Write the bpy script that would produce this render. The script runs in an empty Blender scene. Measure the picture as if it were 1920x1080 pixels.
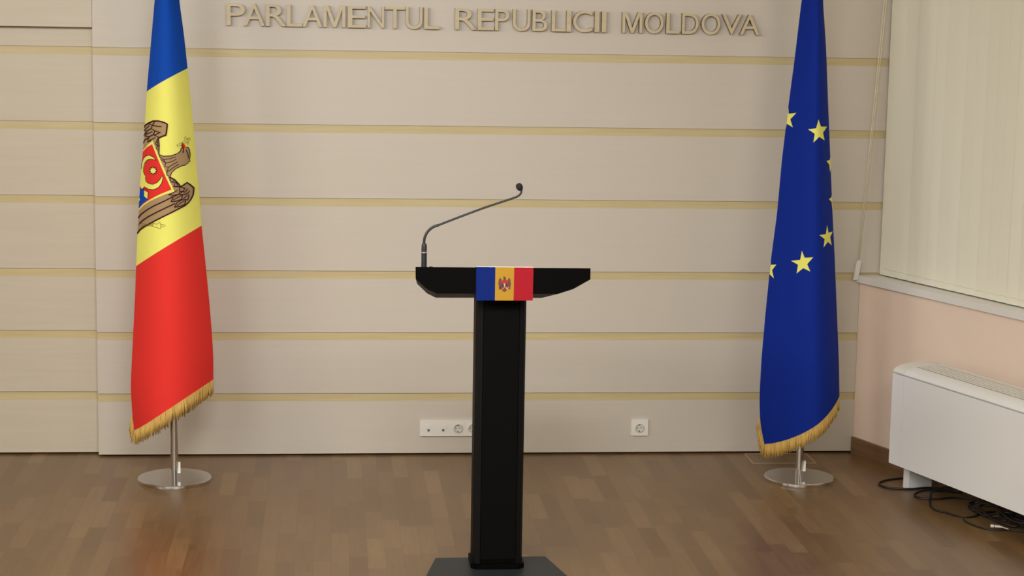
import bpy, bmesh, math, random
from mathutils import Vector, Matrix
random.seed(7)
PI = math.pi; R = math.radians
S = bpy.context.scene; C = S.collection

# ---------------------------------------------------------------- camera
cam_d = bpy.data.cameras.new('camera'); cam = bpy.data.objects.new('camera', cam_d); C.objects.link(cam)
cam_d.sensor_width = 36.0; cam_d.lens = 66.93; cam_d.clip_end = 60
cr, cu, cf = Vector((0.995556, -0.092621, 0.017013)), Vector((-0.002921, 0.150203, 0.988651)), Vector((0.094125, 0.984307, -0.149265))
m4 = Matrix(((cr.x, cu.x, -cf.x, 0.0), (cr.y, cu.y, -cf.y, -9.1007), (cr.z, cu.z, -cf.z, 2.2090), (0, 0, 0, 1)))
cam.matrix_world = m4
S.camera = cam

# ---------------------------------------------------------------- world, lights, exposure
S.view_settings.view_transform = 'Standard'; S.view_settings.look = 'None'
S.view_settings.gamma = 1.0; S.view_settings.use_curve_mapping = False
S.view_settings.exposure = 0.0
w = bpy.data.worlds.new('hall_ambience'); S.world = w; w.use_nodes = True
bg = w.node_tree.nodes['Background']; bg.inputs[0].default_value = (1.0, 0.93, 0.84, 1); bg.inputs[1].default_value = 0.05

def area(name, loc, target, sx, sy, power, col, spread=180):
    d = bpy.data.lights.new(name, 'AREA'); d.shape = 'RECTANGLE'; d.size = sx; d.size_y = sy; d.energy = power; d.color = col; d.spread = R(spread)
    o = bpy.data.objects.new(name, d); C.objects.link(o); o.location = loc
    o.rotation_euler = (Vector(target) - Vector(loc)).to_track_quat('-Z', 'Y').to_euler()
    return o
area('unseen_ceiling_light', (-2.4, -5.6, 3.25), (0.6, 0.0, 1.0), 1.6, 1.2, 128, (1.0, 0.985, 0.975))
area('unseen_ceiling_light', (-3.8, -4.0, 3.25), (2.4, -0.6, 1.0), 1.4, 1.2, 90, (1.0, 0.955, 0.84))  # added light, brightens the blind and the window wall
area('unseen_ceiling_light', (0.1, -5.2, 3.28), (0.4, 0.0, 0.7), 1.2, 0.8, 28, (1.0, 0.995, 1.0), 75)
area('unseen_ceiling_light', (3.4, -2.6, 3.25), (1.6, 0.0, 1.6), 0.5, 0.5, 4, (1.0, 0.92, 0.76))
area('unseen_ceiling_light', (0.0, -7.6, 3.30), (0.0, -7.6, 0.0), 5.0, 1.4, 235, (1.0, 0.96, 0.86))  # added fill over the rear half of the hall
area('unseen_ceiling_light', (2.4, -6.0, 3.28), (2.6, -1.0, 0.8), 1.2, 1.0, 48, (1.0, 0.92, 0.72))  # added fill from the right front, lifts the right end of the wall

# ---------------------------------------------------------------- helpers
def mat(name, col, rough=0.5, metal=0.0, spec=0.5, sheen=0.0):
    m = bpy.data.materials.new(name); m.use_nodes = True
    b = m.node_tree.nodes['Principled BSDF']
    b.inputs['Base Color'].default_value = (*col, 1); b.inputs['Roughness'].default_value = rough
    b.inputs['Metallic'].default_value = metal; b.inputs['Specular IOR Level'].default_value = spec
    if sheen: b.inputs['Sheen Weight'].default_value = sheen
    return m
def N(m, t, **kw):
    n = m.node_tree.nodes.new(t)
    for k, v in kw.items(): setattr(n, k, v)
    return n
def link(m, a, b): m.node_tree.links.new(a, b)
def ramp(m, cols):
    r = N(m, 'ShaderNodeValToRGB'); e = r.color_ramp.elements
    while len(e) < len(cols): e.new(0.5)
    for i, (p, c) in enumerate(cols): e[i].position = p; e[i].color = (*c, 1)
    return r
def coords(m, scale, rot=(0, 0, 0)):
    t = N(m, 'ShaderNodeTexCoord'); mp = N(m, 'ShaderNodeMapping')
    mp.inputs['Scale'].default_value = scale; mp.inputs['Rotation'].default_value = rot
    link(m, t.outputs['Object'], mp.inputs['Vector']); return mp
def grain_mat(name, c0, c1, scale, rough=0.5, bump=0.02, detail=6):
    m = mat(name, c0, rough); b = m.node_tree.nodes['Principled BSDF']
    mp = coords(m, scale); n = N(m, 'ShaderNodeTexNoise'); n.inputs['Scale'].default_value = 1.0; n.inputs['Detail'].default_value = detail
    n.inputs['Distortion'].default_value = 0.6
    link(m, mp.outputs[0], n.inputs['Vector'])
    r = ramp(m, [(0.32, c0), (0.68, c1)]); link(m, n.outputs['Fac'], r.inputs[0]); link(m, r.outputs[0], b.inputs['Base Color'])
    bp = N(m, 'ShaderNodeBump'); bp.inputs['Strength'].default_value = bump; bp.inputs['Distance'].default_value = 0.01
    link(m, n.outputs['Fac'], bp.inputs['Height']); link(m, bp.outputs[0], b.inputs['Normal'])
    return m
def cloth_mat(name, col, rough=0.55):
    m = mat(name, col, rough + 0.2, spec=0.05); b = m.node_tree.nodes['Principled BSDF']
    mp = coords(m, (1, 1, 1)); n = N(m, 'ShaderNodeTexNoise'); n.inputs['Scale'].default_value = 420; n.inputs['Detail'].default_value = 1
    n2 = N(m, 'ShaderNodeTexNoise'); n2.inputs['Scale'].default_value = 5; n2.inputs['Detail'].default_value = 2
    link(m, mp.outputs[0], n.inputs['Vector']); link(m, mp.outputs[0], n2.inputs['Vector'])
    bp = N(m, 'ShaderNodeBump'); bp.inputs['Strength'].default_value = 0.08; bp.inputs['Distance'].default_value = 0.002
    link(m, n.outputs['Fac'], bp.inputs['Height'])
    b2 = N(m, 'ShaderNodeBump'); b2.inputs['Strength'].default_value = 0.25; b2.inputs['Distance'].default_value = 0.02
    link(m, n2.outputs['Fac'], b2.inputs['Height']); link(m, bp.outputs[0], b2.inputs['Normal'])
    link(m, b2.outputs[0], b.inputs['Normal'])
    return m

def new(name, bm, mats, parent=None, smooth=False, bevel=0.0, seg=2):
    if bevel:
        bmesh.ops.bevel(bm, geom=[e for e in bm.edges if len(e.link_faces) == 2 and e.calc_face_angle(0) > 0.5], offset=bevel, segments=seg, affect='EDGES', profile=0.5)
    me = bpy.data.meshes.new(name); bmesh.ops.recalc_face_normals(bm, faces=bm.faces); bm.to_mesh(me); bm.free()
    if not isinstance(mats, (list, tuple)): mats = [mats]
    for m in mats: me.materials.append(m)
    if smooth:
        for p in me.polygons: p.use_smooth = True
        if smooth != 'all':
            me.set_sharp_from_angle(angle=R(35))
    o = bpy.data.objects.new(name, me); C.objects.link(o)
    if parent: o.parent = parent; o.matrix_parent_inverse = Matrix.Identity(4); o.matrix_basis = parent_inv(parent) @ Matrix.Identity(4)
    return o
def parent_inv(p):
    mtx = p.matrix_basis.copy()
    q = p.parent
    while q: mtx = q.matrix_basis @ mtx; q = q.parent
    return mtx.inverted()
def thing(name, loc, label, cat, group=None, rz=0.0):
    o = bpy.data.objects.new(name, None); C.objects.link(o); o.location = loc; o.rotation_euler = (0, 0, rz)
    o.matrix_basis = Matrix.Translation(loc) @ Matrix.Rotation(rz, 4, 'Z'); o.empty_display_size = 0.05
    tag(o, label, cat, group); return o
def tag(o, label=None, cat=None, group=None, kind=None):
    if label: o['label'] = label
    if cat: o['category'] = cat
    if group: o['group'] = group
    if kind: o['kind'] = kind
    return o
def box(bm, x0, x1, y0, y1, z0, z1, mi=0, M=None):
    vs = [bm.verts.new((x, y, z)) for x in (x0, x1) for y in (y0, y1) for z in (z0, z1)]
    if M:
        for v in vs: v.co = M @ v.co
    for f in ((0, 1, 3, 2), (4, 6, 7, 5), (0, 4, 5, 1), (2, 3, 7, 6), (0, 2, 6, 4), (1, 5, 7, 3)):
        bm.faces.new([vs[i] for i in f]).material_index = mi
    return vs
def B(*a, **k):
    bm = bmesh.new(); box(bm, *a, **k); return bm
def prism(bm, poly, axis, a, b, mi=0, M=None):
    """closed prism of a 2D outline; axis 'y': outline in xz, 'z': outline in xy, 'x': outline in yz"""
    def P(p, t): return {'y': (p[0], t, p[1]), 'z': (p[0], p[1], t), 'x': (t, p[0], p[1])}[axis]
    A = [bm.verts.new(P(p, a)) for p in poly]; Bv = [bm.verts.new(P(p, b)) for p in poly]
    if M:
        for v in A + Bv: v.co = M @ v.co
    n = len(poly)
    bm.faces.new(A).material_index = mi; bm.faces.new(Bv[::-1]).material_index = mi
    for i in range(n): bm.faces.new([A[i], Bv[i], Bv[(i + 1) % n], A[(i + 1) % n]]).material_index = mi
def lathe(bm, prof, seg=40, c=(0, 0, 0), M=None, mi=0):
    rings = []
    for r, z in prof:
        if r < 1e-6: rings.append([bm.verts.new((c[0], c[1], c[2] + z))])
        else: rings.append([bm.verts.new((c[0] + r * math.cos(2 * PI * i / seg), c[1] + r * math.sin(2 * PI * i / seg), c[2] + z)) for i in range(seg)])
    for a, b in zip(rings, rings[1:]):
        for i in range(seg):
            j = (i + 1) % seg
            if len(a) == 1 and len(b) == 1: continue
            if len(a) == 1: f = bm.faces.new([a[0], b[j], b[i]])
            elif len(b) == 1: f = bm.faces.new([a[i], a[j], b[0]])
            else: f = bm.faces.new([a[i], a[j], b[j], b[i]])
            f.material_index = mi
    if M:
        for rg in rings:
            for v in rg: v.co = M @ v.co
def smooth_path(pts, n=8):
    pts = [Vector(p) for p in pts]; out = []
    for i in range(len(pts) - 1):
        p0 = pts[max(i - 1, 0)]; p1 = pts[i]; p2 = pts[i + 1]; p3 = pts[min(i + 2, len(pts) - 1)]
        for k in range(n):
            t = k / n
            out.append(0.5 * ((2 * p1) + (p2 - p0) * t + (2 * p0 - 5 * p1 + 4 * p2 - p3) * t * t + (3 * p1 - p0 - 3 * p2 + p3) * t ** 3))
    out.append(pts[-1]); return out
def tube(bm, path, r, seg=8, mi=0):
    path = [Vector(p) for p in path]; rings = []; up = None
    for i, p in enumerate(path):
        t = (path[min(i + 1, len(path) - 1)] - path[max(i - 1, 0)]).normalized()
        if up is None: up = t.orthogonal().normalized()
        up = (up - t * up.dot(t)).normalized(); s = t.cross(up)
        rr = r(i / (len(path) - 1)) if callable(r) else r
        rings.append([bm.verts.new(p + up * rr * math.cos(2 * PI * k / seg) + s * rr * math.sin(2 * PI * k / seg)) for k in range(seg)])
    for a, b in zip(rings, rings[1:]):
        for k in range(seg): bm.faces.new([a[k], a[(k + 1) % seg], b[(k + 1) % seg], b[k]]).material_index = mi
    bm.faces.new(rings[0][::-1]).material_index = mi; bm.faces.new(rings[-1]).material_index = mi

# outlines in metres on the cloth and wall surfaces
FX = (-0.7175, -0.4759); GX = (2.1920, -0.5329); RM, RE = 0.1668, 0.1628
KEYM = [(2.545, 2.56, 1.0, 0), (1.7801, 1.8865, 0.92, 1), (0.9959, 1.1817, 1.0, 2), (0.2354, 0.4707, 1.25, 2)]
KEYE = (0.1696, 0.3958, 1.6, 0)
D = {"MP":[["eagle",1,[[-0.8336,1.6218],[-0.8287,1.6314],[-0.8131,1.6424],[-0.7892,1.6539],[-0.7638,1.6565],[-0.7396,1.6515],[-0.7261,1.6439],[-0.7294,1.6114],[-0.7321,1.5957],[-0.7506,1.5886],[-0.7628,1.5815],[-0.761,1.5556],[-0.7623,1.5107],[-0.743,1.5029],[-0.712,1.5045],[-0.6845,1.5141],[-0.6723,1.5252],[-0.6698,1.5368],[-0.6614,1.5245],[-0.6519,1.538],[-0.6436,1.5399],[-0.6377,1.5288],[-0.6342,1.5048],[-0.637,1.4842],[-0.6351,1.4745],[-0.6424,1.473],[-0.6436,1.4671],[-0.6508,1.4659],[-0.652,1.4608],[-0.6676,1.4595],[-0.6922,1.4478],[-0.7085,1.4313],[-0.7144,1.4144],[-0.6973,1.3996],[-0.6801,1.3792],[-0.6727,1.3682],[-0.6605,1.3738],[-0.6473,1.383],[-0.6342,1.3723],[-0.62,1.3559],[-0.6218,1.3273],[-0.6294,1.3099],[-0.6402,1.2942],[-0.6559,1.2814],[-0.6804,1.2703],[-0.7132,1.2532],[-0.7444,1.2372],[-0.7769,1.2183],[-0.808,1.1993],[-0.8346,1.1821],[-0.8562,1.1649],[-0.871,1.1438],[-0.868,1.1872],[-0.8642,1.2408],[-0.8585,1.321],[-0.8475,1.4516],[-0.8405,1.5313]]],["yellow",2,[[-0.7925,1.5689],[-0.6963,1.3459],[-0.7334,1.3358],[-0.7709,1.3185],[-0.8047,1.3008],[-0.8375,1.2764],[-0.8636,1.2488],[-0.8585,1.321],[-0.8487,1.4383],[-0.8417,1.518],[-0.8193,1.545]]],["red",3,[[-0.7948,1.5517],[-0.7096,1.3559],[-0.7545,1.3365],[-0.7819,1.3216],[-0.8105,1.3033],[-0.8375,1.2843],[-0.863,1.2569],[-0.8585,1.321],[-0.8489,1.4356],[-0.8422,1.5127],[-0.8223,1.5342]]],["blue",4,[[-0.8566,1.3477],[-0.8467,1.345],[-0.8328,1.3521],[-0.835,1.3176],[-0.8149,1.3053],[-0.8375,1.2869],[-0.8629,1.2582]]],["yellow",5,[[-0.8508,1.4143],[-0.8475,1.4516],[-0.8409,1.4791],[-0.8284,1.4928],[-0.8132,1.5001],[-0.7984,1.4992],[-0.7869,1.4924],[-0.7757,1.4837],[-0.7984,1.4853],[-0.8162,1.4796],[-0.8283,1.4654],[-0.8339,1.4462],[-0.836,1.4276],[-0.8319,1.4125],[-0.8267,1.4002],[-0.8222,1.3838],[-0.8074,1.3771],[-0.7901,1.3771],[-0.7733,1.3851],[-0.7596,1.399],[-0.7488,1.4178],[-0.7462,1.4048],[-0.7516,1.3837],[-0.7652,1.3647],[-0.7874,1.353],[-0.8104,1.3532],[-0.8328,1.3613],[-0.8452,1.3474],[-0.8555,1.3611],[-0.8532,1.3877]]],["yellow",5,[[-0.8337,1.3428],[-0.8134,1.336],[-0.8158,1.3073],[-0.8338,1.3178]]],["yellow",5,[[-0.8593,1.309],[-0.8556,1.2968],[-0.8606,1.2903]]],["outline",5,[[-0.7684,1.4377],[-0.7743,1.4315],[-0.7745,1.4234],[-0.7831,1.4226],[-0.7894,1.4164],[-0.7957,1.4214],[-0.8047,1.4206],[-0.8048,1.4286],[-0.8111,1.4337],[-0.8048,1.4402],[-0.8046,1.4483],[-0.7957,1.4494],[-0.7893,1.4557],[-0.783,1.4506],[-0.7744,1.4512],[-0.7743,1.4431]]],["yellow",6,[[-0.7725,1.4374],[-0.7795,1.4331],[-0.7775,1.426],[-0.7853,1.4272],[-0.7894,1.4204],[-0.7935,1.4265],[-0.8016,1.4237],[-0.7994,1.4312],[-0.8067,1.4342],[-0.7994,1.4388],[-0.8015,1.4459],[-0.7935,1.4448],[-0.7893,1.4517],[-0.7852,1.4456],[-0.7774,1.4482],[-0.7795,1.4407]]],["red",5,[[-0.6691,1.5498],[-0.6662,1.5366],[-0.6622,1.5211],[-0.6566,1.5358],[-0.6512,1.5419],[-0.6566,1.5528],[-0.6626,1.5598],[-0.6662,1.5588]]]],"MS":[["outline",7,0.0058,[[-0.8336,1.6208],[-0.8287,1.6314],[-0.8131,1.6424],[-0.7892,1.6547],[-0.7638,1.657],[-0.7396,1.6515],[-0.7254,1.6439],[-0.7289,1.6114],[-0.7321,1.5952],[-0.7506,1.5886],[-0.7628,1.581]]],["outline",7,0.0039,[[-0.7656,1.5866],[-0.7629,1.5711],[-0.7603,1.5504],[-0.7617,1.5269],[-0.7623,1.5107]]],["outline",7,0.0034,[[-0.7623,1.5099],[-0.743,1.5029],[-0.712,1.5045],[-0.6845,1.5141],[-0.6723,1.5252],[-0.6698,1.5394]]],["outline",7,0.0029,[[-0.6519,1.538],[-0.6436,1.5399],[-0.6377,1.5288],[-0.6342,1.5048],[-0.637,1.4842],[-0.6351,1.4745],[-0.6424,1.473],[-0.6436,1.4671],[-0.6508,1.4659],[-0.652,1.4608],[-0.6676,1.4595],[-0.6922,1.4478],[-0.7085,1.4313],[-0.7144,1.4144]]],["outline",7,0.0032,[[-0.6614,1.5284],[-0.6639,1.5155]]],["outline",7,0.0027,[[-0.6507,1.5275],[-0.6436,1.5111],[-0.6401,1.4897]]],["outline",7,0.0037,[[-0.8345,1.6081],[-0.8193,1.6077],[-0.7981,1.6205],[-0.7922,1.6354],[-0.8131,1.6411]]],["outline",7,0.0037,[[-0.7922,1.6354],[-0.7695,1.6333],[-0.749,1.633]]],["outline",7,0.0037,[[-0.7981,1.6205],[-0.778,1.6118],[-0.7532,1.6055]]],["outline",7,0.0034,[[-0.7821,1.6506],[-0.7922,1.6354]]],["outline",7,0.0032,[[-0.8345,1.6082],[-0.807,1.6327]]],["outline",7,0.0037,[[-0.8361,1.5843],[-0.8193,1.6077]]],["outline",7,0.0037,[[-0.8286,1.5835],[-0.8071,1.5843],[-0.7866,1.5955],[-0.7808,1.6116]]],["outline",7,0.0032,[[-0.8193,1.5947],[-0.7923,1.608]]],["outline",7,0.0034,[[-0.8224,1.6021],[-0.8255,1.5834]]],["outline",7,0.0034,[[-0.7866,1.5942],[-0.7642,1.5867]]],["outline",7,0.0032,[[-0.7837,1.5931],[-0.7586,1.6052]]],["outline",7,0.0039,[[-0.8389,1.5498],[-0.8318,1.5655],[-0.8102,1.5801],[-0.8071,1.5843]]],["outline",7,0.0034,[[-0.8102,1.5801],[-0.8162,1.5585],[-0.7983,1.5683]]],["outline",7,0.0029,[[-0.8072,1.5674],[-0.7781,1.5831]]],["outline",7,0.0032,[[-0.7642,1.5815],[-0.7782,1.5545],[-0.7616,1.5451]]],["outline",7,0.0029,[[-0.7698,1.5759],[-0.7657,1.5475],[-0.7755,1.5364],[-0.7617,1.5295]]],["outline",7,0.0027,[[-0.7618,1.5034],[-0.7431,1.4885],[-0.7171,1.4915],[-0.692,1.5001]]],["outline",7,0.0027,[[-0.7431,1.4885],[-0.7327,1.4731],[-0.707,1.4796],[-0.6895,1.4895]]],["outline",7,0.0027,[[-0.7327,1.4731],[-0.738,1.4573],[-0.7224,1.4549],[-0.7021,1.4677],[-0.6846,1.4776]]],["outline",7,0.0027,[[-0.7224,1.4549],[-0.7277,1.434],[-0.7174,1.4405],[-0.6971,1.4571],[-0.6798,1.4668]]],["outline",7,0.0027,[[-0.7538,1.4881],[-0.7327,1.4731]]],["outline",7,0.0027,[[-0.7277,1.434],[-0.7304,1.4209],[-0.7201,1.4157]]],["outline",7,0.0054,[[-0.7175,1.4118],[-0.6973,1.3996],[-0.6801,1.3792],[-0.6727,1.3674],[-0.6605,1.3738],[-0.6473,1.383],[-0.6342,1.3723],[-0.6195,1.3559],[-0.6218,1.3273],[-0.6294,1.3099],[-0.6402,1.2942],[-0.6559,1.2814],[-0.6804,1.2698],[-0.7132,1.2532],[-0.7444,1.2367],[-0.7769,1.2183],[-0.808,1.1988],[-0.8346,1.1816],[-0.8562,1.1641],[-0.871,1.1439]]],["outline",7,0.0032,[[-0.7175,1.4105],[-0.7125,1.3895],[-0.6949,1.3864],[-0.7,1.3696]]],["outline",7,0.0032,[[-0.6973,1.3996],[-0.7049,1.3894]]],["outline",7,0.0032,[[-0.6924,1.3889],[-0.6825,1.3701],[-0.7025,1.3689]]],["outline",7,0.0037,[[-0.7,1.3696],[-0.6752,1.367],[-0.6533,1.3574]]],["outline",7,0.0037,[[-0.723,1.3333],[-0.7027,1.3304],[-0.6802,1.3333],[-0.6752,1.3461],[-0.6776,1.3672]]],["outline",7,0.0032,[[-0.7179,1.3346],[-0.7026,1.3422],[-0.6851,1.3519]]],["outline",7,0.0039,[[-0.6802,1.3333],[-0.6631,1.3307],[-0.6437,1.3354],[-0.6366,1.345]]],["outline",7,0.0037,[[-0.6752,1.3461],[-0.6533,1.3416],[-0.6437,1.3564]]],["outline",7,0.0032,[[-0.6728,1.338],[-0.6557,1.355]]],["outline",7,0.0039,[[-0.7116,1.303],[-0.6877,1.3049],[-0.668,1.3114],[-0.6655,1.3309]]],["outline",7,0.0032,[[-0.7027,1.3107],[-0.6704,1.3274]]],["outline",7,0.0037,[[-0.7116,1.303],[-0.7027,1.3238],[-0.6802,1.3333]]],["outline",7,0.0039,[[-0.6978,1.2778],[-0.673,1.2803],[-0.6559,1.2867],[-0.6534,1.3049]]],["outline",7,0.0032,[[-0.6878,1.2839],[-0.6607,1.3029]]],["outline",7,0.0037,[[-0.6978,1.2778],[-0.6878,1.297],[-0.668,1.3088]]],["outline",7,0.0037,[[-0.668,1.3088],[-0.6438,1.3064],[-0.639,1.3295]]],["outline",7,0.0032,[[-0.6607,1.3134],[-0.6437,1.3301]]],["outline",7,0.0046,[[-0.8661,1.2142],[-0.8499,1.2347],[-0.8195,1.2595],[-0.7849,1.282],[-0.7441,1.3028],[-0.7027,1.3251]]],["outline",7,0.0046,[[-0.8578,1.1923],[-0.8376,1.2119],[-0.8108,1.2318],[-0.7712,1.2555],[-0.7311,1.2769],[-0.6953,1.2947]]],["outline",7,0.0024,[[-0.8471,1.4362],[-0.8456,1.4626],[-0.8362,1.4851],[-0.8192,1.5006],[-0.8013,1.5015],[-0.7869,1.495],[-0.7743,1.4838]]],["outline",7,0.0024,[[-0.7743,1.4838],[-0.7984,1.4861],[-0.8177,1.4799],[-0.8299,1.4651],[-0.8354,1.446],[-0.8375,1.4273],[-0.8313,1.4126]]],["outline",7,0.0024,[[-0.8282,1.4],[-0.8237,1.3836],[-0.8074,1.3761],[-0.7901,1.3758],[-0.7719,1.3844],[-0.7583,1.3991],[-0.7474,1.4192],[-0.7454,1.4049],[-0.7508,1.383],[-0.7647,1.3637],[-0.7874,1.352],[-0.8118,1.3522],[-0.8328,1.3605]]],["outline",7,0.0024,[[-0.8564,1.3504],[-0.8467,1.345],[-0.8328,1.3521],[-0.8133,1.3431],[-0.8128,1.3361],[-0.8158,1.306]]],["outline",7,0.0024,[[-0.6686,1.5498],[-0.665,1.5339]]],["outline",7,0.0024,[[-0.6662,1.5601],[-0.6614,1.5388],[-0.6615,1.5179]]],["gold_line",7,0.0012,[[-0.6881,1.5509],[-0.6844,1.5442],[-0.6342,1.5703],[-0.6366,1.5784],[-0.6844,1.5533],[-0.6881,1.5509]]],["gold_line",7,0.0012,[[-0.6554,1.5724],[-0.6578,1.583],[-0.653,1.5878],[-0.6471,1.5742]]],["gold_line",7,0.0012,[[-0.6495,1.5614],[-0.6436,1.5504],[-0.6401,1.5552],[-0.6424,1.5659]]],["gold_line",7,0.0012,[[-0.6471,1.5742],[-0.6389,1.5813],[-0.6342,1.5703]]],["gold_line",7,0.0015,[[-0.8682,1.1832],[-0.8593,1.188],[-0.8499,1.1952],[-0.8376,1.1935],[-0.7923,1.1967]]],["gold_line",7,0.0015,[[-0.8593,1.184],[-0.8484,1.181],[-0.8376,1.1869],[-0.7923,1.1925]]],["gold_line",7,0.0015,[[-0.7923,1.2025],[-0.7715,1.2012],[-0.7606,1.2116],[-0.7566,1.2052],[-0.7579,1.2012],[-0.7539,1.1949],[-0.7594,1.1801],[-0.7648,1.1824],[-0.7716,1.1872],[-0.7924,1.1888],[-0.7923,1.2025]]],["gold_line",7,0.0015,[[-0.7539,1.2001],[-0.7446,1.2018],[-0.7354,1.196],[-0.7446,1.1905],[-0.7539,1.1909],[-0.7539,1.2001]]]],"ES":[[[2.0736,1.7486],[2.0741,1.7194],[2.0994,1.7263],[2.0796,1.6947],[2.0884,1.6596],[2.0685,1.6737],[2.0655,1.6517],[2.0688,1.6918],[2.0706,1.7134]],[[2.1851,1.7018],[2.1989,1.6694],[2.2445,1.6655],[2.2139,1.641],[2.2252,1.6048],[2.1902,1.6237],[2.164,1.5979],[2.1695,1.6367],[2.1423,1.6561],[2.1742,1.6621]],[[2.2411,1.5104],[2.2692,1.5109],[2.2771,1.523],[2.2789,1.5014],[2.2805,1.4821],[2.2812,1.4729],[2.2716,1.4546],[2.2669,1.4889]],[[2.2632,1.3352],[2.2834,1.3382],[2.2917,1.3476],[2.2936,1.3247],[2.2965,1.2904],[2.2956,1.2796],[2.2883,1.3171]],[[2.2498,1.2194],[2.2609,1.183],[2.2972,1.1812],[2.2747,1.16],[2.2886,1.1203],[2.2561,1.1425],[2.2275,1.1219],[2.2331,1.1587],[2.2013,1.1804],[2.2413,1.1807]],[[2.128,1.1065],[2.1392,1.0758],[2.1738,1.0801],[2.1499,1.0476],[2.1634,1.015],[2.1346,1.0279],[2.1098,1.0011],[2.1145,1.0411],[2.0881,1.0551],[2.1225,1.0645]],[[2.0204,1.0528],[2.019,1.0221],[2.0376,1.0281],[2.0234,0.9987],[2.03,0.9622],[2.0153,0.9786],[2.0141,0.9601],[2.0169,1.0038]]],"F":{"M":{"YC":-0.4759,"L":[[0.2354,-0.8971],[0.3425,-0.9077],[0.454,-0.9111],[0.6513,-0.8991],[0.8473,-0.8871],[1.1147,-0.8743],[1.3557,-0.8572],[1.5711,-0.8382],[1.7801,-0.824],[1.9972,-0.8029],[2.1846,-0.7845]],"R":[[0.4732,-0.5385],[0.5896,-0.5378],[0.7007,-0.5443],[0.8481,-0.5553],[1.019,-0.5709],[1.1793,-0.5865],[1.3097,-0.595],[1.5256,-0.6123],[1.6924,-0.6252],[1.8817,-0.6425],[2.0346,-0.6576],[2.1865,-0.6773]]},"E":{"YC":-0.5329,"L":[[0.1721,2.0201],[0.2822,1.9957],[0.4095,1.9885],[0.5868,1.992],[0.7881,2.0021],[1.038,2.0178],[1.2612,2.0393],[1.5072,2.0523],[1.7513,2.0726],[1.9695,2.0936],[2.2339,2.1151]],"R":[[0.3932,2.3706],[0.5612,2.3607],[0.8138,2.3396],[1.0642,2.3186],[1.2629,2.3],[1.5093,2.2794],[1.7536,2.2589],[2.0198,2.2377],[2.2356,2.2137]]}},"SM":[["eagle",[[0.6248,1.1724],[0.6292,1.177],[0.6337,1.1743],[0.6365,1.1662],[0.6401,1.168],[0.6426,1.1761],[0.6399,1.1824],[0.6461,1.182],[0.6502,1.1797],[0.6507,1.1743],[0.6526,1.168],[0.658,1.168],[0.6597,1.1744],[0.6641,1.1771],[0.6678,1.1726],[0.6688,1.1636],[0.6708,1.1537],[0.6683,1.141],[0.6689,1.132],[0.6603,1.1356],[0.6559,1.1302],[0.648,1.1238],[0.6444,1.1238],[0.6371,1.1301],[0.6326,1.1346],[0.625,1.1319],[0.6252,1.1454],[0.6224,1.1553]]],["red",[[0.6348,1.1662],[0.6464,1.168],[0.658,1.1662],[0.6582,1.1572],[0.6349,1.1549]]],["blue",[[0.6349,1.1545],[0.6578,1.1554],[0.6566,1.1464],[0.6468,1.141],[0.636,1.1463]]],["yellow",[[0.6421,1.1563],[0.6501,1.1563],[0.6481,1.141],[0.6455,1.141]]],["orange",[[0.6423,1.1418],[0.645,1.1391],[0.6389,1.1319],[0.6348,1.1337]]],["yellow",[[0.6495,1.141],[0.653,1.1428],[0.6603,1.1347],[0.6559,1.132]]],["outline",[[0.628,1.1418],[0.6324,1.1463],[0.6335,1.1337],[0.629,1.1355]]],["outline",[[0.6416,1.1824],[0.647,1.1815],[0.6435,1.1779]]],["orange",[[0.6566,1.1464],[0.6602,1.1446],[0.6647,1.1392],[0.6603,1.1374]]]],"LET":[["P",-0.495,-0.4091],["A",-0.4153,-0.3174],["R",-0.3124,-0.2168],["L",-0.2143,-0.1436],["A",-0.1416,-0.0499],["M",-0.0437,0.0587],["E",0.07,0.1551],["N",0.1626,0.2409],["T",0.2434,0.3394],["U",0.3419,0.4214],["L",0.429,0.5021],["R",0.5753,0.6778],["E",0.6816,0.7601],["P",0.7652,0.8312],["U",0.849,0.9329],["B",0.9431,1.0144],["L",1.0348,1.1038],["I",1.1063,1.128],["C",1.137,1.2291],["I",1.2406,1.2637],["I",1.2752,1.297],["M",1.374,1.4704],["O",1.4832,1.5721],["L",1.5863,1.6508],["D",1.6625,1.7426],["O",1.7568,1.8475],["V",1.8553,1.9513],["A",1.9435,2.0392]]}


# ---------------------------------------------------------------- materials
m_panel = grain_mat('whitewashed_oak', (0.568, 0.516, 0.444), (0.580, 0.528, 0.456), (1.2, 1.2, 60), 0.42, 0.006)
m_panel_l = grain_mat('whitewashed_oak_rough', (0.545, 0.482, 0.376), (0.572, 0.512, 0.412), (1.6, 1.6, 34), 0.45, 0.02)
m_pine = grain_mat('yellow_pine', (0.52, 0.425, 0.225), (0.57, 0.475, 0.265), (3, 3, 60), 0.45, 0.03)
m_pink = grain_mat('pink_wall_paint', (0.86, 0.69, 0.57), (0.88, 0.71, 0.59), (4, 4, 4), 0.7, 0.01)
m_ceil = mat('white_ceiling', (0.7, 0.69, 0.67), 0.8)
m_base = grain_mat('brown_skirting', (0.16, 0.085, 0.04), (0.21, 0.115, 0.055), (3, 3, 40), 0.4)
m_white = mat('white_plastic', (0.74, 0.72, 0.66), 0.35)
m_sill = mat('sill_white', (0.80, 0.79, 0.75), 0.35)
m_heat = mat('heater_enamel', (0.86, 0.87, 0.87), 0.38)
m_heat_end = mat('heater_enamel_side', (0.80, 0.80, 0.74), 0.42)
m_dark = mat('dark_gap', (0.03, 0.03, 0.03), 0.7)
m_black = mat('black_lacquer', (0.002, 0.002, 0.002), 0.5, spec=0.05)
m_black2 = mat('black_trim', (0.007, 0.007, 0.007), 0.45, spec=0.10)
m_steel_base = mat('charcoal_steel', (0.024, 0.029, 0.033), 0.45, spec=0.2)
m_chrome = mat('polished_chrome', (0.72, 0.71, 0.69), 0.10, 1.0)
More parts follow.
